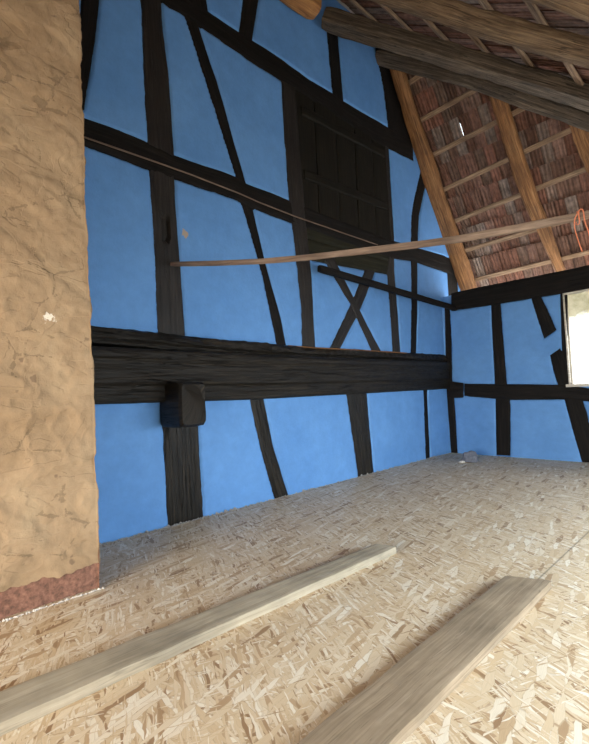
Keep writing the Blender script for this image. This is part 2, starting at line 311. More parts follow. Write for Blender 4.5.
def timber(name, L, R, mat, P, front=.012, back=-.03, seed=0, rough=.004, nc=11, round_=.012, notch=None, grow=.006, parent=None):
    ln = max(resample(L, 3)[1], resample(R, 3)[1]); n = max(4, int(ln / .03))
    a, _ = resample(L, n); b, _ = resample(R, n)
    w = np.linalg.norm(b - a, axis=1, keepdims=True); u = (b - a) / np.maximum(w, 1e-6)
    a = a - u * grow; b = b + u * grow; wid = float(w.mean()) + 2 * grow
    vs, uv, fs = [], [], []
    ts = np.linspace(0, 1, nc)
    for i in range(n):
        s = ln * i / (n - 1)
        ja = .005 * noise.noise((s * 5, seed, 3)); jb = .005 * noise.noise((s * 5, seed, 9))
        row = []
        for j, t in enumerate(ts):
            q = a[i] * (1 - t) + b[i] * t + u[i] * (ja * (1 - t) + jb * t)
            d = min(t, 1 - t) * wid; dd = min(d, min(s, ln - s) + .002)
            e = max(0., 1 - dd / round_); h = front - round_ * .8 * e * e
            h += rough * noise.noise((s * 2.5, t * wid * 30, seed)) + rough * .6 * noise.noise((s * 14, t * wid * 60, seed + 5))
            if notch and notch[0] < q[0] < notch[1] and notch[2] < q[1] < notch[3]: h = back + .004
            row.append((q[0], q[1], h, s, t * wid))
        f = row[0]; l = row[-1]
        row = [(f[0], f[1], back, s, -.04)] + row + [(l[0], l[1], back, s, wid + .04)]
        for x in row: vs.append(P(x[0], x[1], x[2])); uv.append((x[3], x[4]))
    m = nc + 2
    for i in range(n - 1):
        for j in range(m - 1):
            k = i * m + j; fs.append((k, k + 1, k + m + 1, k + m))
        fs.append((i * m + m - 1, i * m, (i + 1) * m, (i + 1) * m + m - 1))
    fs.append(tuple(range(m))); fs.append(tuple(range((n - 1) * m, n * m))[::-1])
    o = link(name, vs, fs, mat, None, uv)
    o.data.set_sharp_from_angle(angle=math.radians(50))
    if parent: adopt(o, parent)
    return o

def beam(name, pts, w, h, mat, seed=0, sq=4.0, rough=.012, up=(0, 0, 1), twist=0, parent=None, step=.05, ns=20, widths=None):
    P, ln = resample(pts, max(3, int(resample(pts, 3)[1] / step)))
    n = len(P); vs, uv, fs = [], [], []
    for i in range(n):
        t = P[min(i + 1, n - 1)] - P[max(i - 1, 0)]; t = Vector(t).normalized()
        s = Vector(up).cross(t).normalized() if abs(Vector(up).dot(t)) < .99 else Vector((1, 0, 0)); q = t.cross(s)
        k = i / (n - 1); ww = w if widths is None else float(np.interp(k, np.linspace(0, 1, len(widths)), widths))
        hh = h * (ww / w if widths is not None and sq < 3 else 1)
        dist = ln * k; endf = 1 - .12 * max(0, 1 - min(dist, ln - dist) / .03)
        bend = Vector((noise.noise((dist * .8, seed, 1)), noise.noise((dist * .8, seed, 7)), noise.noise((dist * .8, seed, 13)))) * rough * .8
        for j in range(ns):
            an = 2 * math.pi * (j + .5) / ns; c, si = math.cos(an), math.sin(an)
            r = (abs(c) ** sq + abs(si) ** sq) ** (-1 / sq)
            r *= endf * (1 + (rough / max(w, .02)) * 2 * (.6 * noise.noise((dist * 2.2, c * 1.6 + seed, si * 1.6)) + .4 * noise.noise((dist * 9, c * 3 + seed, si * 3))))
            vs.append(Vector(P[i]) + bend + s * (c * r * ww / 2) + q * (si * r * hh / 2)); uv.append((dist, j / ns * (w + h) * 1.7))
    for i in range(n - 1):
        for j in range(ns):
            k = i * ns; fs.append((k + j, k + (j + 1) % ns, k + ns + (j + 1) % ns, k + ns + j))
    fs.append(tuple(range(ns))[::-1]); fs.append(tuple(range((n - 1) * ns, n * ns)))
    o = link(name, vs, fs, mat, None, uv)
    o.data.set_sharp_from_angle(angle=math.radians(38))
    if parent: adopt(o, parent)
    return o

def box(name, x0, x1, y0, y1, z0, z1, mat, parent=None, bev=0):
    v = [(x, y, z) for x in (x0, x1) for y in (y0, y1) for z in (z0, z1)]
    f = [(0, 1, 3, 2), (4, 6, 7, 5), (0, 4, 5, 1), (2, 3, 7, 6), (0, 2, 6, 4), (1, 5, 7, 3)]
    o = link(name, v, f, mat, None, [(p[1] + p[0], p[2]) for p in v], smooth=False)
    if bev:
        b = o.modifiers.new('bevel', 'BEVEL'); b.width = bev; b.segments = 2
    if parent: adopt(o, parent)
    return o

def sd_poly(a, b, L, R):
    """signed distance (negative inside) of grid points to a timber outline"""
    Lr, _ = resample(L, 14); Rr, _ = resample(R, 14)
    poly = np.vstack([Lr, Rr[::-1]]); best = np.full(a.shape, 9.); ins = np.zeros(a.shape, bool)
    for i in range(len(poly)):
        p, q = poly[i], poly[(i + 1) % len(poly)]; d = q - p; dl = max(d @ d, 1e-12)
        t = np.clip(((a - p[0]) * d[0] + (b - p[1]) * d[1]) / dl, 0, 1)
        best = np.minimum(best, np.hypot(a - p[0] - t * d[0], b - p[1] - t * d[1]))
        if abs(q[1] - p[1]) > 1e-12:
            ins ^= ((p[1] > b) != (q[1] > b)) & (a < (q[0] - p[0]) * (b - p[1]) / (q[1] - p[1]) + p[0])
    return np.where(ins, -best, best)

def plaster_wall(name, a0, a1, b0, b1, step, tims, P, top=None, hole=None, floor_crumble=True, seed=0):
    na, nb = int((a1 - a0) / step) + 1, int((b1 - b0) / step) + 1
    A, B = np.meshgrid(np.linspace(a0, a1, na), np.linspace(b0, b1, nb), indexing='ij')
    N1 = np.empty(A.shape); N2 = np.empty(A.shape)
    for i in range(na):
        for j in range(nb):
            x, y = A[i, j], B[i, j]
            N1[i, j] = noise.noise((x * 11, y * 11, seed)) * .7 + noise.noise((x * 34, y * 34, seed)) * .5
            N2[i, j] = noise.noise((x * 1.6, y * 1.6, seed + 4)) + .35 * noise.noise((x * 6, y * 6, seed + 8))
    D_ = np.full(A.shape, 9.)
    for L, R in tims: D_ = np.minimum(D_, sd_poly(A, B, L, R))
    D_ = D_ + .0075 * N1
    s = np.clip((D_ + .016) / .034, 0, 1); s = s * s * (3 - 2 * s)
    Hh = -.03 + s * (.048) + .007 * N2 * s
    if top is not None: pass
    vs = [P(x, y, h) for x, y, h in zip(A.ravel(), B.ravel(), Hh.ravel())]
    n0 = len(vs); fs = []
    for i in range(na - 1):
        for j in range(nb - 1):
            ca, cb = A[i, j] + step / 2, B[i, j] + step / 2
            if hole and hole[0] < ca < hole[1] and hole[2] < cb < hole[3]: continue
            if top is not None and cb > top(ca): continue
            k = i * nb + j; fs.append((k, k + nb, k + nb + 1, k + 1))
    return link(name, vs, fs, 'blue', None, None)

# ------------------------------------------------------------ gable wall and its timbers
nA, nB, P0, H0, H1 = (np.array(D[k], float) for k in ('nA', 'nB', 'P0', 'H0', 'H1'))
zA = lambda y, o=0: P0[2] + (P0[1] - y) * nA[1] / nA[2] + o / nA[2]
kB = float(nB @ H0)
zB = lambda x, o=0: (kB + o - nB[0] * x) / nB[2]
GT = D['GT']
all_t = list(GT.values())
beamband = ([(.2, 1.52), (1.18, 1.49), (2.9, 1.435), (6.3, 1.43)], [(.2, 1.0), (1.2, .985), (2.5, .965), (6.3, .955)])
wall = plaster_wall('wall_left', .2, 7.0, 0, 5.9, .0155, all_t + [beamband, (D['HATCH'][0:1] + D['HATCH'][3:4], D['HATCH'][1:3]), (D['HATCH2'][0:1] + D['HATCH2'][3:4], D['HATCH2'][1:3])], gable,
                    top=lambda y: min(zA(y, .1), zB(GX, .12)) , seed=1)
struct(wall, 'bright blue limewashed plaster infill of the tall gable wall')
cn = box('wall_left', GX - .25, GX - .035, -3.2, 7.05, -.02, 2.4, 'outer'); struct(cn)
# the masonry core rises in the shape of the gable
pts = [(-3.2, 2.4), (6.5, 2.4), (6.29, 2.4)]
yq = [6.29, 4.46, -3.2]
outl = [(-3.2, 2.4), (7.02, 2.4), (4.83, 5.8), (-3.2, 5.8)]
vs = [(GX - .25, y, z) for y, z in outl] + [(GX - .035, y, z) for y, z in outl]
struct(link('wall_left', vs, [(3, 2, 1, 0), (4, 5, 6, 7), (0, 1, 5, 4), (1, 2, 6, 5), (2, 3, 7, 6), (3, 0, 4, 7)], 'outer', smooth=False))
struct(box('wall_left', GX - .035, GX + .005, -3.2, .2, 0, 5.8, 'blue'))

TL = [
 ('far_brace', 'timber_brace', 'dark raking timber at top left, vanishing behind the plastered chimney', 'brace', 'black_wood', .010),
 ('main_post', 'timber_post', 'tall dark timber post with a square notch, rising from the great beam to the top', 'post', 'post_wood', .012),
 ('diag', 'timber_brace', 'long thin brace slanting from the top rail down to the great beam', 'brace', 'black_wood', .009),
 ('stub', 'timber_post', 'short dark stub of post between the tall notched post and upper rail', 'post', 'black_wood', .010),
 ('up_strut', 'timber_post', 'short dark strut above the upper rail, left of the two near the log', 'post', 'black_wood', .010),
 ('up_strut2', 'timber_post', 'short dark strut above the upper rail, standing over the boarded hatch', 'post', 'black_wood', .010),
 ('edge_strut', 'timber_post', 'dark strut at the right roof edge above the upper rail', 'post', 'black_wood', .011),
 ('rail1', 'timber_rail', 'upper dark rail descending across the gable above the hatch', 'beam', 'black_wood', .014),
 ('rail2', 'timber_rail', 'middle dark rail crossing the gable from the chimney through the hatch', 'beam', 'black_wood', .016),
 ('hatch_post', 'timber_post', 'brown post along the left edge of the boarded hatch down to great beam', 'post', 'post_wood', .018),
 ('right_post', 'timber_post', 'narrow post along the right edge of the hatch down to great beam', 'post', 'post_wood', .010),
 ('xa', 'timber_brace', 'brace of the small cross that leans left at its top', 'brace', 'post_wood', .012),
 ('xb', 'timber_brace', 'brace of the small cross that leans right at its top', 'brace', 'post_wood', .007),
 ('curved', 'timber_post', 'thin kinked post nearest the corner, rising from great beam to roof edge', 'post', 'black_wood', .010),
 ('corner_up', 'timber_post', 'thin dark strip in the corner above the great beam', 'post', 'black_wood', .010),
 ('low_post', 'timber_post', 'broad dark post under the square bracket, standing on the floor', 'post', 'great_wood', .014),
 ('low_brace', 'timber_brace', 'slanting brace below the great beam, foot on the chipboard floor', 'brace', 'great_wood', .012),
 ('low_post2', 'timber_post', 'dark post below the middle of the great beam, right of slanting brace', 'post', 'great_wood', .014),
 ('low_slim', 'timber_post', 'very slim dark post below the great beam near the corner', 'post', 'black_wood', .010),
]
for i, (k, nm, lab, cat, mt, fr) in enumerate(TL):
    o = timber(nm, *GT[k], mt, gable, fr, seed=i * 3.7, notch=(1.738, 1.797, 2.25, 2.45) if k == 'main_post' else None,
               nc=17 if k in ('main_post', 'low_post') else 11, rough=.007 if mt == 'great_wood' else .004)
    tag(o, lab, cat, 'timbers of the blue gable wall')

# hatch of vertical boards
ht = thing('wooden_hatch', (GX, 4.1, 2.9), 'closed dark hatch of upright boards high in the gable wall', 'hatch')
a, b, c, d = (np.array(p) for p in D['HATCH'])
for k in range(5):
    u0, u1 = k / 5 + .004, (k + 1) / 5 - .004
    timber('plank', [tuple(a + (b - a) * u0), tuple(d + (c - d) * u0)], [tuple(a + (b - a) * u1), tuple(d + (c - d) * u1)], 'hatch_wood', gable,
           .004 + .004 * (k % 2), seed=50 + k, grow=0, parent=ht)
for zz in (3.25, 3.95):
    timber('ledge', [(3.4, zz), (4.93, zz + .05)], [(3.4, zz + .09), (4.93, zz + .14)], 'hatch_wood', gable, .028, back=.002, seed=zz, parent=ht)
a, b, c, d = (np.array(p) for p in D['HATCH2'])
hb = thing('timber_boarding', (GX, 4.1, 2.45), 'dark olive board panel just below the middle rail, over the cross braces', 'panel')
for k in range(2):
    u0, u1 = k / 2 + .003, (k + 1) / 2 - .003
    timber('plank', [tuple(a + (d - a) * u0), tuple(b + (c - b) * u0)], [tuple(a + (d - a) * u1), tuple(b + (c - b) * u1)], 'olive_wood', gable, .006, seed=70 + k, grow=0, parent=hb)

# great beam, sill and bracket
def moulded(name, prof, y0, y1, mat, zoff, rough, seed, step=.03):
    pr, ln = resample(prof, max(12, int(resample(prof, 3)[1] / .014) + 1)); n = int((y1 - y0) / step) + 1; m = len(pr)
    vs, uv, fs = [], [], []
    for i in range(n):
        y = y0 + (y1 - y0) * i / (n - 1)
        for j in range(m):
            o_, z = pr[j]; k = ln * j / (m - 1)
            nz = noise.noise((y * 1.3, k * 22, seed)) + .6 * noise.noise((y * 5, k * 55, seed + 3)) + .5 * noise.noise((y * 16, k * 16, seed + 6))
            e = 0 if o_ < .002 else rough * nz
            vs.append((GX + (o_ + e) * float(np.interp(y, [3.5, 6.2], [1, .5])), y, z + zoff(y) + e * .5)); uv.append((y, k))
    for i in range(n - 1):
        for j in range(m):
            k = i * m; fs.append((k + j, k + (j + 1) % m, k + m + (j + 1) % m, k + m + j))
    fs.append(tuple(range(m))[::-1]); fs.append(tuple(range((n - 1) * m, n * m)))
    return link(name, vs, fs, mat, None, uv)
zo = lambda y: float(np.interp(y, [.3, 1.1, 2.5, 6.2], [.025, .022, -.006, -.01]))
gb = moulded('great_beam', [(0, .95), (.10, .947), (.118, .955), (.122, .97), (.122, 1.065), (.125, 1.078), (.142, 1.084), (.150, 1.10), (.150, 1.235),
             (.158, 1.25), (.176, 1.285), (.178, 1.315), (.165, 1.335), (.14, 1.342), (0, 1.345)], .3, 6.24, 'great_wood', zo, .006, 2)
tag(gb, 'massive dark moulded beam running the length of the gable wall', 'beam')
zs = lambda y: float(np.interp(y, [.3, 1.1, 2.8, 6.2], [.085, .07, .006, -.01]))
sl = moulded('sill_beam', [(0, 1.31), (.085, 1.325), (.06, 1.345), (.062, 1.352), (.098, 1.37), (.094, 1.40), (.088, 1.425), (.06, 1.440), (.02, 1.446), (0, 1.445)], .3, 6.24, 'great_wood', lambda y: zs(y), .021, 11, .018)
tag(sl, 'rough dark sill timber lying on top of the great beam', 'beam')
br = beam('beam_bracket', [(GX + .01, 1.767, .937), (GX + .35, 1.767, .937)], .22, .33, 'great_wood', 5, 16.0, .006, step=.015, ns=48)
tag(br, 'square dark beam end jutting out under the great beam', 'beam end')
lt = beam('thin_lath', [(GX + .022, y, z) for y, z in D['LATH']], .012, .012, 'pole_wood', 3, 4, .001, ns=8)
tag(lt, 'thin pale lath lying along the middle gable rail', 'lath')
lt = beam('thin_lath', [(GX + .055, y, 1.453 + (z - 1.45) * .3) for y, z in D['LATH2']], .03, .012, 'orange_wood', 4, 4, .002, ns=8)
tag(lt, 'thin reddish lath on the sill below the cross braces', 'lath')
dr = beam('leaning_rail', D['DRAIL'], .05, .075, 'black_wood', 21, 6, .003)
tag(dr, 'dark free-ended rail running in front of cross braces to the corner', 'rail')

# ------------------------------------------------------------ knee wall (far wall) and its timbers
KT = D['KT']; WX0, WX1, WZ0, WZ1 = -1.63, -.73, .925, 2.07
kw = plaster_wall('wall_back', GX, .9, 0, 2.3, .016, list(KT.values()), knee, hole=(WX0, WX1, WZ0, WZ1), seed=5)
struct(kw, 'blue limewashed plaster infill of the low far wall')
def wallbox(x0, x1, z0, z1): struct(box('wall_back', x0, x1, KY + .035, KY + .13, z0, z1, 'outer'))
wallbox(GX - .25, WX0, -.02, 2.28); wallbox(WX1, 1.2, -.02, 2.28); wallbox(WX0, WX1, -.02, WZ0); wallbox(WX0, WX1, WZ1, 2.28)
KL = [
 ('plate', 'wall_plate', 'dark wall plate along the top of the far wall under the rafters', 'beam', .05),
 ('kpost', 'timber_post', 'dark upright post of the far wall left of the window, plate to floor', 'post', .012),
 ('kbrace', 'timber_brace', 'short tapering brace hanging from the wall plate near the window', 'brace', .010),
 ('kbrace2', 'timber_brace', 'short brace stub on the far rail beside the window', 'brace', .010),
 ('kbrace3', 'timber_brace', 'broad slanting brace from the far rail down below the window', 'brace', .012),
 ('kcorner', 'timber_post', 'dark post in the room corner below the end of great beam', 'post', .012),
 ('kcorner2', 'timber_post', 'slim dark post strip in the room corner just above the great beam', 'post', .010),
 ('kwin', 'timber_post', 'thin dark post right beside the bright window, plate to rail', 'post', .008),
 ('kstub', 'beam_stub', 'short thick block between the great beam end and the far rail', 'beam end', .03),
 ('krail', 'timber_rail', 'dark horizontal rail of the far wall at window sill height', 'beam', .015)]
for i, (k, nm, lab, cat, fr) in enumerate(KL):
    o = timber(nm, *KT[k], 'black_wood', knee, fr, seed=100 + i * 3.1, rough=.003, back=-.12 if k == 'plate' else -.03)
    tag(o, lab, cat, 'timbers of the far wall')

# window
win = bpy.data.objects.new('window_1', None); win.location = (-1.2, KY, WZ0); C.objects.link(win); struct(win, 'bright window at the right edge in the far wall')
bpy.context.view_layer.update()
cx = (WX0 + WX1) / 2
for nm, x0, x1, y0, y1, z0, z1 in [
    ('window_frame', WX0 - .002, WX0 + .016, KY - .02, KY + .13, WZ0, WZ1), ('window_frame', WX1 - .035, WX1, KY - .02, KY + .13, WZ0, WZ1),
    ('window_frame', WX0, WX1, KY - .02, KY + .13, WZ1 - .03, WZ1), ('window_sill', WX0 - .03, WX1 + .03, KY - .04, KY + .15, WZ0 - .02, WZ0 + .015),
    ('window_sash', WX0 + .017, WX0 + .032, KY + .03, KY + .06, WZ0 + .016, WZ1 - .031), ('window_sash', WX1 - .065, WX1 - .036, KY + .03, KY + .06, WZ0 + .016, WZ1 - .031)]:
    box(nm, x0, x1, y0, y1, z0, z1, 'window_wood', win, .004)
box('pane', WX0 + .032, WX1 - .065, KY + .043, KY + .047, WZ0 + .016, WZ1 - .031, 'pane', win)

# ------------------------------------------------------------ floor, boards and small things
floor = link('floor', [(-3.3, -3.2, 0), (1.1, -3.2, 0), (1.1, 6.3, 0), (-3.3, 6.3, 0), (-3.3, -3.2, -.02), (1.1, -3.2, -.02), (1.1, 6.3, -.02), (-3.3, 6.3, -.02)],
             [(0, 1, 2, 3), (7, 6, 5, 4), (0, 4, 5, 1), (1, 5, 6, 2), (2, 6, 7, 3), (3, 7, 4, 0)], 'osb', smooth=False)
struct(floor, 'pale oriented strand board floor')
def plank(name, q, th, mat, seed):
    """q: far-left, far-right, near-right, near-left corners of the top face"""
    a, b, c, d = (np.array(p[:2]) for p in q)
    return timber(name, [tuple(a), tuple(d)], [tuple(b), tuple(c)], mat, lambda x, y, h: (x, y, h), th, back=.001, seed=seed, rough=.0018, nc=13, round_=.003, grow=0)
e = np.array(D['B1']); dl = (e[3] - e[0]) / np.linalg.norm(e[3] - e[0]); q = [e[0], e[1], e[2] + dl * .7, e[3] + dl * .7]
tag(plank('floor_plank', q, .042, 'board_pale', 7), 'long pale weathered board on the floor, nearer the chimney', 'plank', 'loose planks on the floor')
e = np.array(D['B2']); dl = (e[3] - e[0]) / np.linalg.norm(e[3] - e[0]); q = [e[0], e[1], e[2] + dl * 1.0, e[3] + dl * .9]
tag(plank('floor_plank', q, .038, 'board_brown', 17), 'thicker brown weathered board on the floor at the right foreground', 'plank', 'loose planks on the floor')

def lumps(name, centres, mat, seed):
    vs, fs = [], []; r = random.Random(seed)
    for (x, y, z, s) in centres:
        k = len(vs); base = [(1, 0, 0), (-1, 0, 0), (0, 1, 0), (0, -1, 0), (0, 0, 1), (0, 0, -1)]
        for p in base: vs.append((x + p[0] * s * r.uniform(.6, 1.2), y + p[1] * s * r.uniform(.6, 1.2), max(.0005, z + p[2] * s * r.uniform(.5, 1))))
        fs += [(k + i, k + j, k + l) for i, j, l in [(0, 2, 4), (2, 1, 4), (1, 3, 4), (3, 0, 4), (2, 0, 5), (1, 2, 5), (3, 1, 5), (0, 3, 5)]]
    return link(name, vs, fs, mat, smooth=False)
r = random.Random(5); cs = []
for _ in range(420):
    y = 1.15 + 4.9 * r.random() ** 1.8; s = r.uniform(.005, .013) * (1.6 if r.random() < .08 else 1); cs.append((GX + .025 + abs(r.gauss(0, .015)), y, s * .5, s))
tag(lumps('plaster_crumbs', cs, 'greycrumb', 3), 'grey plaster crumbs along the foot of the blue gable wall', 'rubble', kind='stuff')
cs = [(-2.487 + abs(r.gauss(0, .006)), r.uniform(-.2, .925), s * .4, s) for s in [r.uniform(.003, .009) for _ in range(420)]]
tag(lumps('mortar_crumbs', cs, 'crumb', 4), 'white mortar crumbs along the foot of the tan chimney', 'rubble', kind='stuff')
# grey rubble lump in the corner
def blob(name, c, rx, ry, rz, mat, seed, parent=None):
    import bmesh
    bm = bmesh.new(); bmesh.ops.create_icosphere(bm, subdivisions=4, radius=1)
    for v in bm.verts:
        f = 1 + .35 * noise.noise(v.co * 1.4 + Vector((seed, 0, 0))) + .12 * noise.noise(v.co * 4 + Vector((seed, 5, 0)))
        p = Vector((v.co.x * rx, v.co.y * ry, v.co.z * rz)) * f; v.co = Vector(c) + p; v.co.z = max(.001, v.co.z)
    me = bpy.data.meshes.new(name); bm.to_mesh(me); bm.free(); me.materials.append(M[mat])
    o = bpy.data.objects.new(name, me); C.objects.link(o); return o
tag(blob('rubble_lump', (-2.64, 5.62, .05), .105, .09, .085, 'lump', 3), 'small grey lump of rubble on the floor near the far corner', 'rubble')
tag(blob('plaster_chip', (-2.70, 5.50, .012), .04, .03, .014, 'chip', 8), 'small white chip lying beside the grey rubble lump', 'rubble')

# ------------------------------------------------------------ chimney
def chimney():
    x1, x0, y0 = -2.504, -3.05, -.35
    ch = thing('plastered_chimney', (-2.78, .28, 0), 'square chimney breast with rough tan plaster, at the left edge', 'chimney')
    H = 4.75; st = .011; nz = int(H / st)
    per = []
    def seg(a, b, nrm, st=st):
        n = max(2, int(np.hypot(b[0] - a[0], b[1] - a[1]) / st))
        for i in range(n): t = i / n; per.append((a[0] + (b[0] - a[0]) * t, a[1] + (b[1] - a[1]) * t, *nrm))
    ye = .932
    seg((x1, y0), (x1, ye), (1, 0)); seg((x1, ye), (x0, ye), (0, 1)); 
    nfront = len(per)
    seg((x0, ye), (x0, y0), (-1, 0), .08); seg((x0, y0), (x1, y0), (0, -1), .08)
    m = len(per); vs = []
    for k in range(nz + 1):
        z = .13 + (H - .13) * k / nz
        for (x, y, nx, ny) in per:
            taper = -.013 * z * max(0, (y - y0) / (ye - y0))
            zz = z
            if k == 0: zz = z + .022 * noise.noise((y * 9, x * 9, 2)) + .012 * noise.noise((y * 30, x * 30, 2))
            d = .006 * noise.noise((x * 2, y * 2.4, z * 1.6)) + .002 * noise.noise((x * 9, y * 9, z * 7)) + .003 * noise.noise((x * 30, y * 30, z * 30))
            s = noise.noise((x * 3.2 + 7, y * 3.6, z * 4.4)); d += .005 * max(-1, min(1, s * 12)); s = noise.noise((x * 6 + 3, y * 5.5 + z * 3, z * 8)); d += .002 * max(-1, min(1, s * 10)) 
            g_ = noise.noise((y * 1.7 + 20, x * 2, z * 1.5)); rg = 1 - abs(noise.noise((x * 4, y * 5.5 + .6 * z, z * 3.2 + 9)) + .25 * noise.noise((x * 15, y * 15, z * 15))) * 12
            if rg > 0: d += .007 * rg * max(0, min(1, .5 + 2.2 * g_))
            rg = 1 - abs(noise.noise((x * 6 + 40, y * 8, z * 5)) + .2 * noise.noise((x * 20, y * 20, z * 20 + 4))) * 14
            if rg > 0: d += .005 * rg * max(0, min(1, .5 - 2.2 * g_))
            d -= .007
            cr = min(abs(x - x1), abs(y - ye)) if abs(x - x1) < .02 and abs(y - ye) < .02 else 1
            if abs(x - x1) < 1e-6 and abs(y - ye) < .02 or abs(y - ye) < 1e-6 and abs(x - x1) < .02: d -= .003
            vs.append((x + nx * d, y + ny * d + taper, zz))
    fs = [(k * m + j, k * m + (j + 1) % m, (k + 1) * m + (j + 1) % m, (k + 1) * m + j) for k in range(nz) for j in range(m)]
    fs.append(tuple(range(nz * m, nz * m + m)))
    adopt(link('plaster', vs, fs, 'chim'), ch)
    vs = []; hb_ = [0, .04, .08, .12, .16, .2]
    for z in hb_:
        for (x, y, nx, ny) in per:
            d = -.016 + .006 * noise.noise((x * 14, y * 14, z * 14)); vs.append((x + nx * d, y + ny * d - .012 * (ny == 1) * 0, z + .001))
    fs = [(k * m + j, k * m + (j + 1) % m, (k + 1) * m + (j + 1) % m, (k + 1) * m + j) for k in range(len(hb_) - 1) for j in range(m)]
    o = adopt(link('brick_base', vs, fs, 'brick'), ch); o['label'] = 'bare reddish strip at the foot of the chimney'
chimney()

# ------------------------------------------------------------ roof: rafters, battens, tiles
nAv, nBv = Vector(nA), Vector(nB)
names = ['first rafter from the gable, orange brown pole running down to the corner', 'second rafter from the gable, orange brown pole over the far wall', 'third rafter from the gable, cut by the right edge of picture']
for i, Rr in enumerate(D['RAFT']):
    P = [np.array(p[:3]) for p in Rr]; W = [p[3] for p in Rr]
    d0 = P[0] - P[1]; d0 /= np.linalg.norm(d0); d1 = P[2] - P[1]; d1 /= np.linalg.norm(d1)
    if i == 2:
        P[0] = P[0] + d0 * (P[0][2] - 2.4) / -d0[2]
    top = P[2] + d1 * .28
    Q = [P[0] + d0 * .38] + P + [top]
    Q = [q + nA * .065 for q in Q]
    W = [x * 1.12 for x in W]; Ws = [W[0] * .9, W[0] * .9, (W[0] + W[1]) / 2 * .85, W[1] * .8, (W[1] + W[2]) / 2 * .9, W[2], W[2]]
    o = beam('rafter', Q, W[1] * .8, .125, 'rafter_wood', 30 + i * 5, 3.2, .024, up=nAv, widths=Ws)
    tag(o, names[i], 'rafter', 'rafters over the far wall')
hipx = lambda z: H0[0] + (H0[2] - z) / (H0[2] - H1[2]) * (H1[0] - H0[0])
ordw = ['lowest', 'second lowest', 'third from the eaves', 'fourth from the eaves', 'fifth from the eaves', 'sixth from the eaves', 'seventh from the eaves', 'eighth from the eaves']
bat = []
for L in D['BATA'][::-1]:
    z0 = float(np.mean([p[2] for p in L])); sl_ = (L[-1][2] - L[0][2]) / (L[-1][0] - L[0][0]); bat.append((L[0], sl_))
b0, s0 = bat[-1]
for k in range(2):
    z = b0[2] + .41 * (k + 1); bat.append(([b0[0], b0[1] - .41 * (k + 1) / 1.55, z], s0 * .6))
for i, (p, sl_) in enumerate(bat):
    xe = hipx(p[2]) + (.25 if i < 5 else .1); xs = GX + .01
    f = lambda x: (x, p[1] - sl_ * (x - p[0]) / 1.55, p[2] + sl_ * (x - p[0]))
    o = beam('roof_batten', [f(xs), f((xs + xe) / 2), f(xe)], .066, .034, 'batten_wood', 60 + i, 5, .003, up=nAv, ns=12)
    tag(o, 'roof batten over the far wall, ' + ordw[i], 'batten', 'battens over the far wall')

def tiles(name, origin, u, v, n, nu, nv, w, e, ok, slits=()):
    vs, fs, uv = [], [], []; r = random.Random(9); ln = e * 1.18; th = .014
    spec = {}
    for p in slits:
        j = int(((p - origin) @ v) // e); sh = (j % 2) * .5 * w - w / 2
        spec[(round(((p - origin) @ u - sh) / w), j)] = min(max((p - origin) @ v - j * e, .33 * e), .85 * e)
    def slab(j, du0, du1, b0, b1, zz, lift):
        k = len(vs)
        for tt in (0, th):
            for a_, b_ in ((du0, b0), (du1, b0), (du1, b1), (du0, b1)):
                out = tt + zz + (.026 + lift) * (1 - b_ / ln)
                vs.append(origin + u * a_ + v * (j * e + b_) + n * out); uv.append((b_ + j, a_ - du0 + 10 * (k // 8 % 90)))
        fs.extend([(k, k + 3, k + 2, k + 1), (k + 4, k + 5, k + 6, k + 7), (k, k + 1, k + 5, k + 4), (k + 1, k + 2, k + 6, k + 5), (k + 2, k + 3, k + 7, k + 6), (k + 3, k, k + 4, k + 7)])
    for j in range(nv):
        sh = (j % 2) * .5 * w - w / 2
        for i in range(nu):
            du0 = i * w + sh; du1 = du0 + w + .003
            c = origin + u * ((du0 + du1) / 2) + v * (j * e + ln / 2)
            if not ok(c): continue
            zz = .009 * (i % 2) + r.uniform(0, .004); lift = r.uniform(0, .004)
            if (i, j) in spec:
                g = spec[(i, j)]; slab(j, du0 + .005, du1, 0, ln, zz, lift)
                slab(j, du0 - .01, du0 + .012, 0, max(.01, g - .09), zz + .012, lift); slab(j, du0 - .01, du0 + .012, g + .09, ln, zz + .012, lift)
            else: slab(j, du0 if (i - 1, j) not in spec else du0 + 0, du1 if (i + 1, j) not in spec else du1 - .003, 0, ln, zz, lift)
    return link(name, vs, fs, 'tile', None, uv, smooth=False)
uA = np.array([1., 0, 0]); vA = np.cross(nA, uA); vA = vA if vA[2] > 0 else -vA
e_A = .487
bz = bat[0][0]                         # lowest batten fixes the courses
oA = P0 + nA * .178; t0 = (np.array(bz) - oA) @ vA; oA = oA + vA * (t0 - e_A * .5) + uA * (GX - .45)
def okA(c): return (c - H0) @ nB < .42 and c[2] < 6.1
struct(tiles('ceiling', oA, uA, vA, nA, 34, 9, .13, e_A, okA, slits=[np.array(p) for p in D['SLIT']]), 'underside of old clay roof tiles above the far wall')
uB = np.array([0, 1., 0]); vB = np.cross(uB, nB); vB = vB if vB[2] > 0 else -vB
e_B = .378 / abs(vB[0])
oB = H0 + nB * .178; xb0 = -2.634 + .378 * 10; oB = oB + vB * ((oB[0] - xb0) / abs(vB[0])); oB = np.array([oB[0], -3.4, oB[2]])
def okB(c): return (c - P0) @ nA < .42 and c[0] > GX - .45
struct(tiles('ceiling', oB, uB, vB, nB, 82, 12, .13, e_B, okB), 'underside of old grey clay tiles on the nearer roof slope')
wordsB = ['nearest the ridge', 'second from the ridge', 'third from the ridge', 'fourth from the ridge', 'fifth from the ridge', 'sixth from the ridge', 'seventh from the ridge', 'eighth from the ridge', 'ninth from the ridge', 'tenth from the ridge']
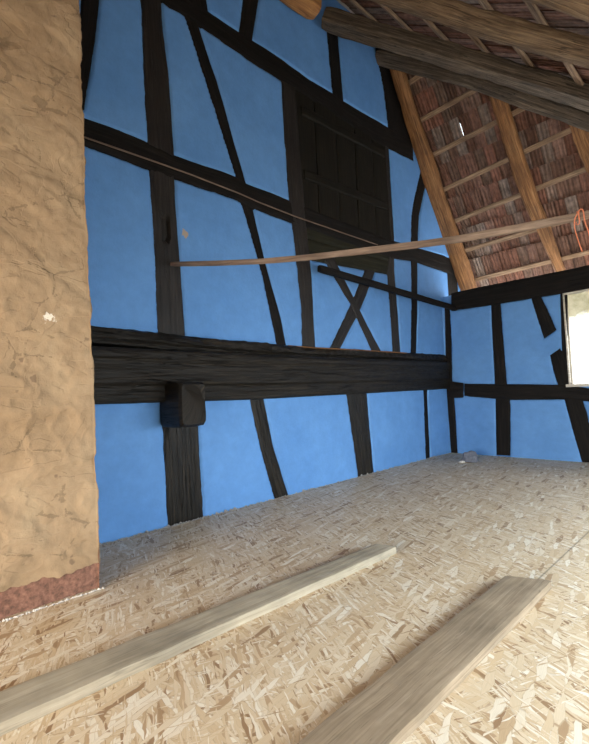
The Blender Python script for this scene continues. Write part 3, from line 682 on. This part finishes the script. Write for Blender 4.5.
for i in range(9):
    x = -3.012 + .378 * i; z = zB(x, .14); y1 = P0[1] - (z - P0[2] - .14 / nA[2]) / 1.55 - .02
    o = beam('roof_batten', [(x, -3.1, z), (x + .01, y1 / 2, z), (x, y1, z)], .066, .034, 'batten_wood', 80 + i, 5, .003, up=nBv, ns=12, step=.12)
    tag(o, 'roof batten on the nearer slope, ' + wordsB[i], 'batten', 'battens on the nearer roof slope')
# hip beams
tag(beam('hip_beam', D['L'], .17, .20, 'hip_wood', 41, 5, .016, up=nAv, ns=28), 'lower dark hip beam resting over the rafter heads', 'beam', 'heavy roof beams')
tag(beam('hip_beam', D['M'], .17, .19, 'hip_wood', 47, 6, .02, ns=28), 'middle grey-brown roof beam whose sawn end meets the blue gable', 'beam', 'heavy roof beams')
tag(beam('roof_beam', D['U'], .18, .165, 'log_wood', 53, 2.6, .03, ns=28), 'upper knobbly brown log beam parallel to the middle roof beam', 'beam', 'heavy roof beams')
tag(beam('roof_beam', D['T'], .2, .22, 'log_wood', 59, 2.6, .02, ns=28), 'light brown log beam cutting the top right corner', 'beam', 'heavy roof beams')
tag(beam('ridge_log', [(-3.10, -3.0, 5.07), (-3.10, 1.5, 5.07), (-3.09, 3.52, 5.09)], .24, .24, 'orange_wood', 65, 2.2, .02, ns=24), 'round orange-brown log end at the top of the gable', 'log')
# closing boards of the eaves outside the far wall
# ------------------------------------------------------------ sagging lath and twine
pl = D['POLE']; dv = np.array(pl[-1]) - np.array(pl[-3]); dv = dv / dv[0]
pend = np.array(pl[-1]) + dv * (.97 - pl[-1][0]); pend[2] = pl[-1][2] + .02
po = beam('sagging_lath', pl + [tuple(pend)], .018, .038, 'pole_wood', 71, 5, .002, ns=12)
nb = beam('nail', [(GX + .015, 1.80, 2.054), (GX + .075, 1.80, 2.054)], .008, .008, 'nail', 2, 2.2, .0005, step=.01, ns=8); nb.parent = po
tag(po, 'long thin sagging lath nailed to the tall post, stretched across the room', 'lath')
def cord(name, pts, rad, mat):
    cu = bpy.data.curves.new(name, 'CURVE'); cu.dimensions = '3D'; cu.bevel_depth = rad; cu.bevel_resolution = 2
    s = cu.splines.new('NURBS'); s.points.add(len(pts) - 1); s.order_u = 3; s.use_endpoint_u = True
    for p, q in zip(s.points, pts): p.co = (*q, 1)
    cu.materials.append(M[mat]); o = bpy.data.objects.new(name, cu); C.objects.link(o)
    dg = bpy.context.evaluated_depsgraph_get(); me = bpy.data.meshes.new_from_object(o.evaluated_get(dg))
    bpy.data.objects.remove(o); o = bpy.data.objects.new(name, me); C.objects.link(o); return o
tw = [np.array(p) for p in D['TW']]; hk = tw[4]; f = np.array([.01, -.022, 0]); b_ = -f
pts = [tw[1] + f, tw[1] * .4 + tw[0] * .6 + f * 1.1 + np.array([-.01, 0, 0]), tw[0] + f * 1.1, hk + f * 1.1 + np.array([0, 0, .01]), hk + np.array([0, 0, .03]), hk + b_ * 1.1,
       hk + b_ * 1.1 + np.array([0, 0, -.03]), hk + np.array([.01, 0, -.034]), hk + f * 1.2, hk + f + np.array([0.005, 0, .026]), tw[2] + f * 1.1, (tw[2] + tw[3]) / 2 + f * 1.2 + np.array([-.008, 0, 0]), tw[3] + f, tw[3] + f + np.array([.01, 0, -.09])]
tag(cord('orange_twine', pts, .0024, 'twine'), 'orange twine knotted over the lath and hanging down at right', 'twine')

# ------------------------------------------------------------ the unseen half of the room: walls with their openings
def wr(y0, y1, z0, z1): struct(box('wall_right', 1.0, 1.2, y0, y1, z0, z1, 'outer'))
RT = zB(1.1, .12)
OY0, OY1, OZ0, OZ1 = .8, 5.0, .35, 1.25
wr(-3.2, OY0, -.02, RT); wr(OY1, 6.5, -.02, RT); wr(OY0, OY1, -.02, OZ0); wr(OY0, OY1, OZ1, RT)
def wf(x0, x1, z0, z1): struct(box('wall_front', x0, x1, -3.2, -3.0, z0, z1, 'outer'))
FX0, FX1, FZ0, FZ1 = -1.9, .8, .2, 1.6
wf(GX, FX0, -.02, 2.3); wf(FX1, 1.0, -.02, 2.3); wf(FX0, FX1, -.02, FZ0); wf(FX0, FX1, FZ1, 2.3)
vs = [(x, y, z) for y in (-3.2, -3.0) for x, z in ((GX, 2.3), (1.2, 2.3), (1.2, zB(1.2, .1)), (GX, zB(GX, .1)))]
struct(link('wall_front', vs, [(0, 1, 2, 3), (7, 6, 5, 4), (0, 4, 5, 1), (1, 5, 6, 2), (2, 6, 7, 3), (3, 7, 4, 0)], 'outer', smooth=False))

def area(name, loc, rot, sx, sy, power, col):
    l = bpy.data.lights.new(name, 'AREA'); l.shape = 'RECTANGLE'; l.size = sx; l.size_y = sy; l.energy = power; l.color = col; l.spread = math.radians(120)
    o = bpy.data.objects.new(name, l); o.location = loc; o.rotation_euler = rot; C.objects.link(o); return o
# daylight entering through the openings
area('daylight_right', (1.02, (OY0 + OY1) / 2, (OZ0 + OZ1) / 2), (0, math.radians(58), 0), OZ1 - OZ0, OY1 - OY0, 85, (.66, .84, 1.0))
area('daylight_front', ((FX0 + FX1) / 2, -3.02, (FZ0 + FZ1) / 2), (math.radians(58), 0, 0), FX1 - FX0, FZ1 - FZ0, 205, (1.0, .92, .81))

w = bpy.data.worlds.new('sky'); bpy.context.scene.world = w; w.use_nodes = True
nt = w.node_tree; bg = nt.nodes['Background']; bg.inputs['Color'].default_value = (.93, .97, 1.0, 1); bg.inputs['Strength'].default_value = 7.0

# ------------------------------------------------------------ camera
cam = bpy.data.cameras.new('camera'); co = bpy.data.objects.new('camera', cam); C.objects.link(co)
cam.sensor_fit = 'HORIZONTAL'; cam.sensor_width = 36; cam.lens = 36 * 450 / 589; cam.clip_start = .02
Rm = Matrix(D['CAM']).to_4x4(); Rm.translation = Vector((0, 0, 1)); co.matrix_world = Rm
sc = bpy.context.scene; sc.camera = co
sc.view_settings.view_transform = 'Standard'; sc.view_settings.look = 'None'; sc.view_settings.gamma = 1; sc.view_settings.exposure = -.22
sc.view_settings.use_curve_mapping = False
sc.cycles.use_denoising = True; sc.cycles.max_bounces = 10; sc.cycles.diffuse_bounces = 6
